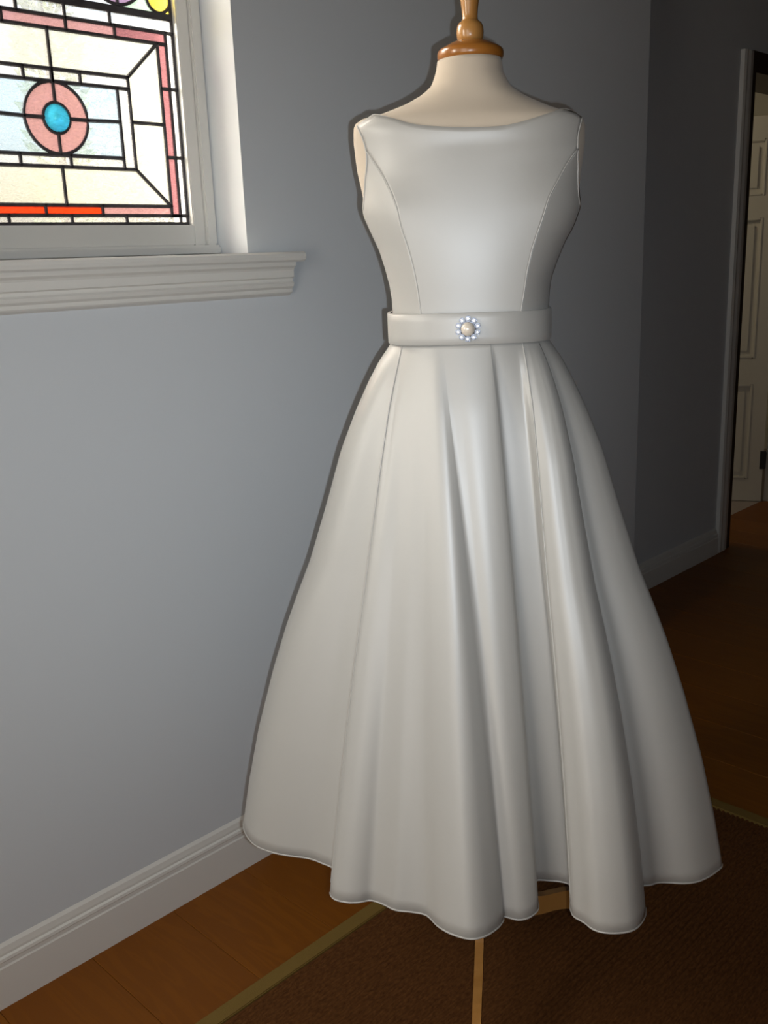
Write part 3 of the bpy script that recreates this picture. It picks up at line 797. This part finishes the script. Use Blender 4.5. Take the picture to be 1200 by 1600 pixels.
# small ripples of the hem die out upwards, the big folds run to the waist
BREAKS = [(10, 11), (25, 26), (30, 31), (34, 35), (44, 45)]      # sharp fold edges, never smoothed across
def soften(pts, idx, sig_of):
    n = len(pts); seg = []
    for i in range(n):
        if i >= len(idx): seg.append(99 if i > 20 else 99); continue
        v = idx[i]; s_ = 0
        for q, (a, b) in enumerate(BREAKS):
            if v > a: s_ = q + (0.5 if v < b else 1)
        seg.append(s_)
    out = []
    for i in range(n):
        if seg[i] != int(seg[i]) or seg[i] == 99: out.append(pts[i].copy()); continue
        sig = sig_of(seg[i]); lo = i
        # distance to both ends of the fold limits the window, so the fold keeps its edges
        def room(dr):
            d = 0.0; k = i
            while 0 <= k+dr < len(idx) and seg[k+dr] == seg[i] and d < 2.5*sig: d += (pts[k+dr]-pts[k]).length; k += dr
            return d
        win = min(room(1), room(-1)); sg = max(1e-5, win/2.5)
        acc = Vector((0, 0, 0)); ws = 0.0
        for dr in (1, -1):
            d = 0.0; k = i
            while d <= win + 1e-9:
                w_ = math.exp(-.5*(d/sg)**2)*(0.5 if k == i else 1.0); acc += pts[k]*w_; ws += w_
                if not (0 <= k+dr < len(idx) and seg[k+dr] == seg[i]): break
                d += (pts[k+dr]-pts[k]).length; k += dr
        out.append(acc/ws)
    return out
soft_h = soften(cols_h, fr_i, lambda s_: .05 if s_ == 1 else .028)
NV = 56; Z0, Z1 = 1.268, .385
nc = len(cols_w); V = []
bm = bmesh.new()
for j in range(NV):
    t = (j/(NV-1))**1.15
    sc_ = interp(t, ST, SS)
    row = []
    for k in range(nc):
        s = t*(1-lat[k]) + sc_*lat[k]
        s += .10*math.sin(math.pi*min(1, t))*(1-lat[k])*.35
        p = cols_w[k].lerp(soft_h[k].lerp(cols_h[k], t**1.6), s)
        if k < len(fr_i) and (11 <= fr_i[k] <= 30 or 35 <= fr_i[k] <= 44):      # overlapping gores stand a little proud
            o_ = Vector((p.x*.6, p.y, 0)).normalized()*.006*min(1, t*9)*(1-.5*t); p = p + o_
        row.append(bm.verts.new((p.x, p.y, Z0 + (Z1-Z0)*t)))
    V.append(row)
hem_line = [v.co.copy() for v in V[-1]]
seam_lines = []
for target in (11.0, 35.0):
    k_ = min(range(len(fr_i)), key=lambda q: abs(fr_i[q]-target))
    seam_lines.append([V[j][k_].co + Vector((-.0006, -.0012, 0)) for j in range(0, NV-1)])
for j in range(NV-1):
    for k in range(nc):
        bm.faces.new((V[j][k], V[j][(k+1) % nc], V[j+1][(k+1) % nc], V[j+1][k]))
skirt = obj('skirt', bm, M['satin'], dress, True)
s = skirt.modifiers.new('cloth', 'SOLIDIFY'); s.thickness = .0016; s.offset = 0
bm = bmesh.new(); tube(bm, hem_line, .0018, 6, True)
obj('hem_roll', bm, M['satin'], skirt, True)
for ln in seam_lines:
    bm = bmesh.new(); tube(bm, ln, .0011, 6); obj('seam_piping', bm, M['satin'], skirt, True)

# ================================================================== BROOCH
bc = empty('brooch', (0, 0, 0)); tag(bc, 'round pearl and rhinestone brooch pinned to the centre of the ivory belt', 'brooch')
Rz = Matrix.Rotation(-AZ, 4, 'Z')
bw = Matrix.Translation((AX, AY, 0)) @ Rz
bx = .0015
fy = min(belt_pt(-math.pi/2, .024, .0055)[1], 0)
bc.matrix_world = bw @ Matrix.Translation((bx, fy-.0008, 1.2905))
def disc_y(bm, r0, prof, seg=24, cx=0, cz=0):
    rings = []
    for r, y in prof: rings.append([bm.verts.new((cx + r*math.cos(2*math.pi*k/seg), y, cz + r*math.sin(2*math.pi*k/seg))) for k in range(seg)])
    for a, b in zip(rings, rings[1:]):
        for k in range(seg): bm.faces.new((a[k], a[(k+1) % seg], b[(k+1) % seg], b[k]))
    bm.faces.new(rings[0]); bm.faces.new(rings[-1][::-1])
bm = bmesh.new(); disc_y(bm, 0, [(.013, 0), (.0135, -.0005), (.013, -.0016), (.011, -.002)], 30); obj('back_plate', bm, M['silver'], bc, True)
bm = bmesh.new(); bmesh.ops.create_uvsphere(bm, u_segments=32, v_segments=18, radius=.0108); bmesh.ops.translate(bm, verts=bm.verts, vec=(0, -.0065, 0)); obj('pearl', bm, M['pearl'], bc, True)
for k in range(10):
    a = 2*math.pi*(k+.45)/10; cx, cz = .0153*math.cos(a), .0153*math.sin(a)
    bm = bmesh.new()
    disc_y(bm, 0, [(.0030, -.0008), (.0044, -.0022), (.0044, -.0030), (.0038, -.0031)], 12, cx, cz)
    for q in range(4):
        b = a + math.pi/4 + q*math.pi/2
        box(bm, (cx+.0040*math.cos(b)-.0007, -.0046, cz+.0040*math.sin(b)-.0007), (cx+.0040*math.cos(b)+.0007, -.0022, cz+.0040*math.sin(b)+.0007))
    st = obj('setting', bm, M['silver'], bc)
    bm = bmesh.new(); disc_y(bm, 0, [(.0029, -.0030), (.0030, -.0036), (.0018, -.0052), (.0017, -.0053)], 8, cx, cz)
    obj('rhinestone', bm, M['crystal'], st)
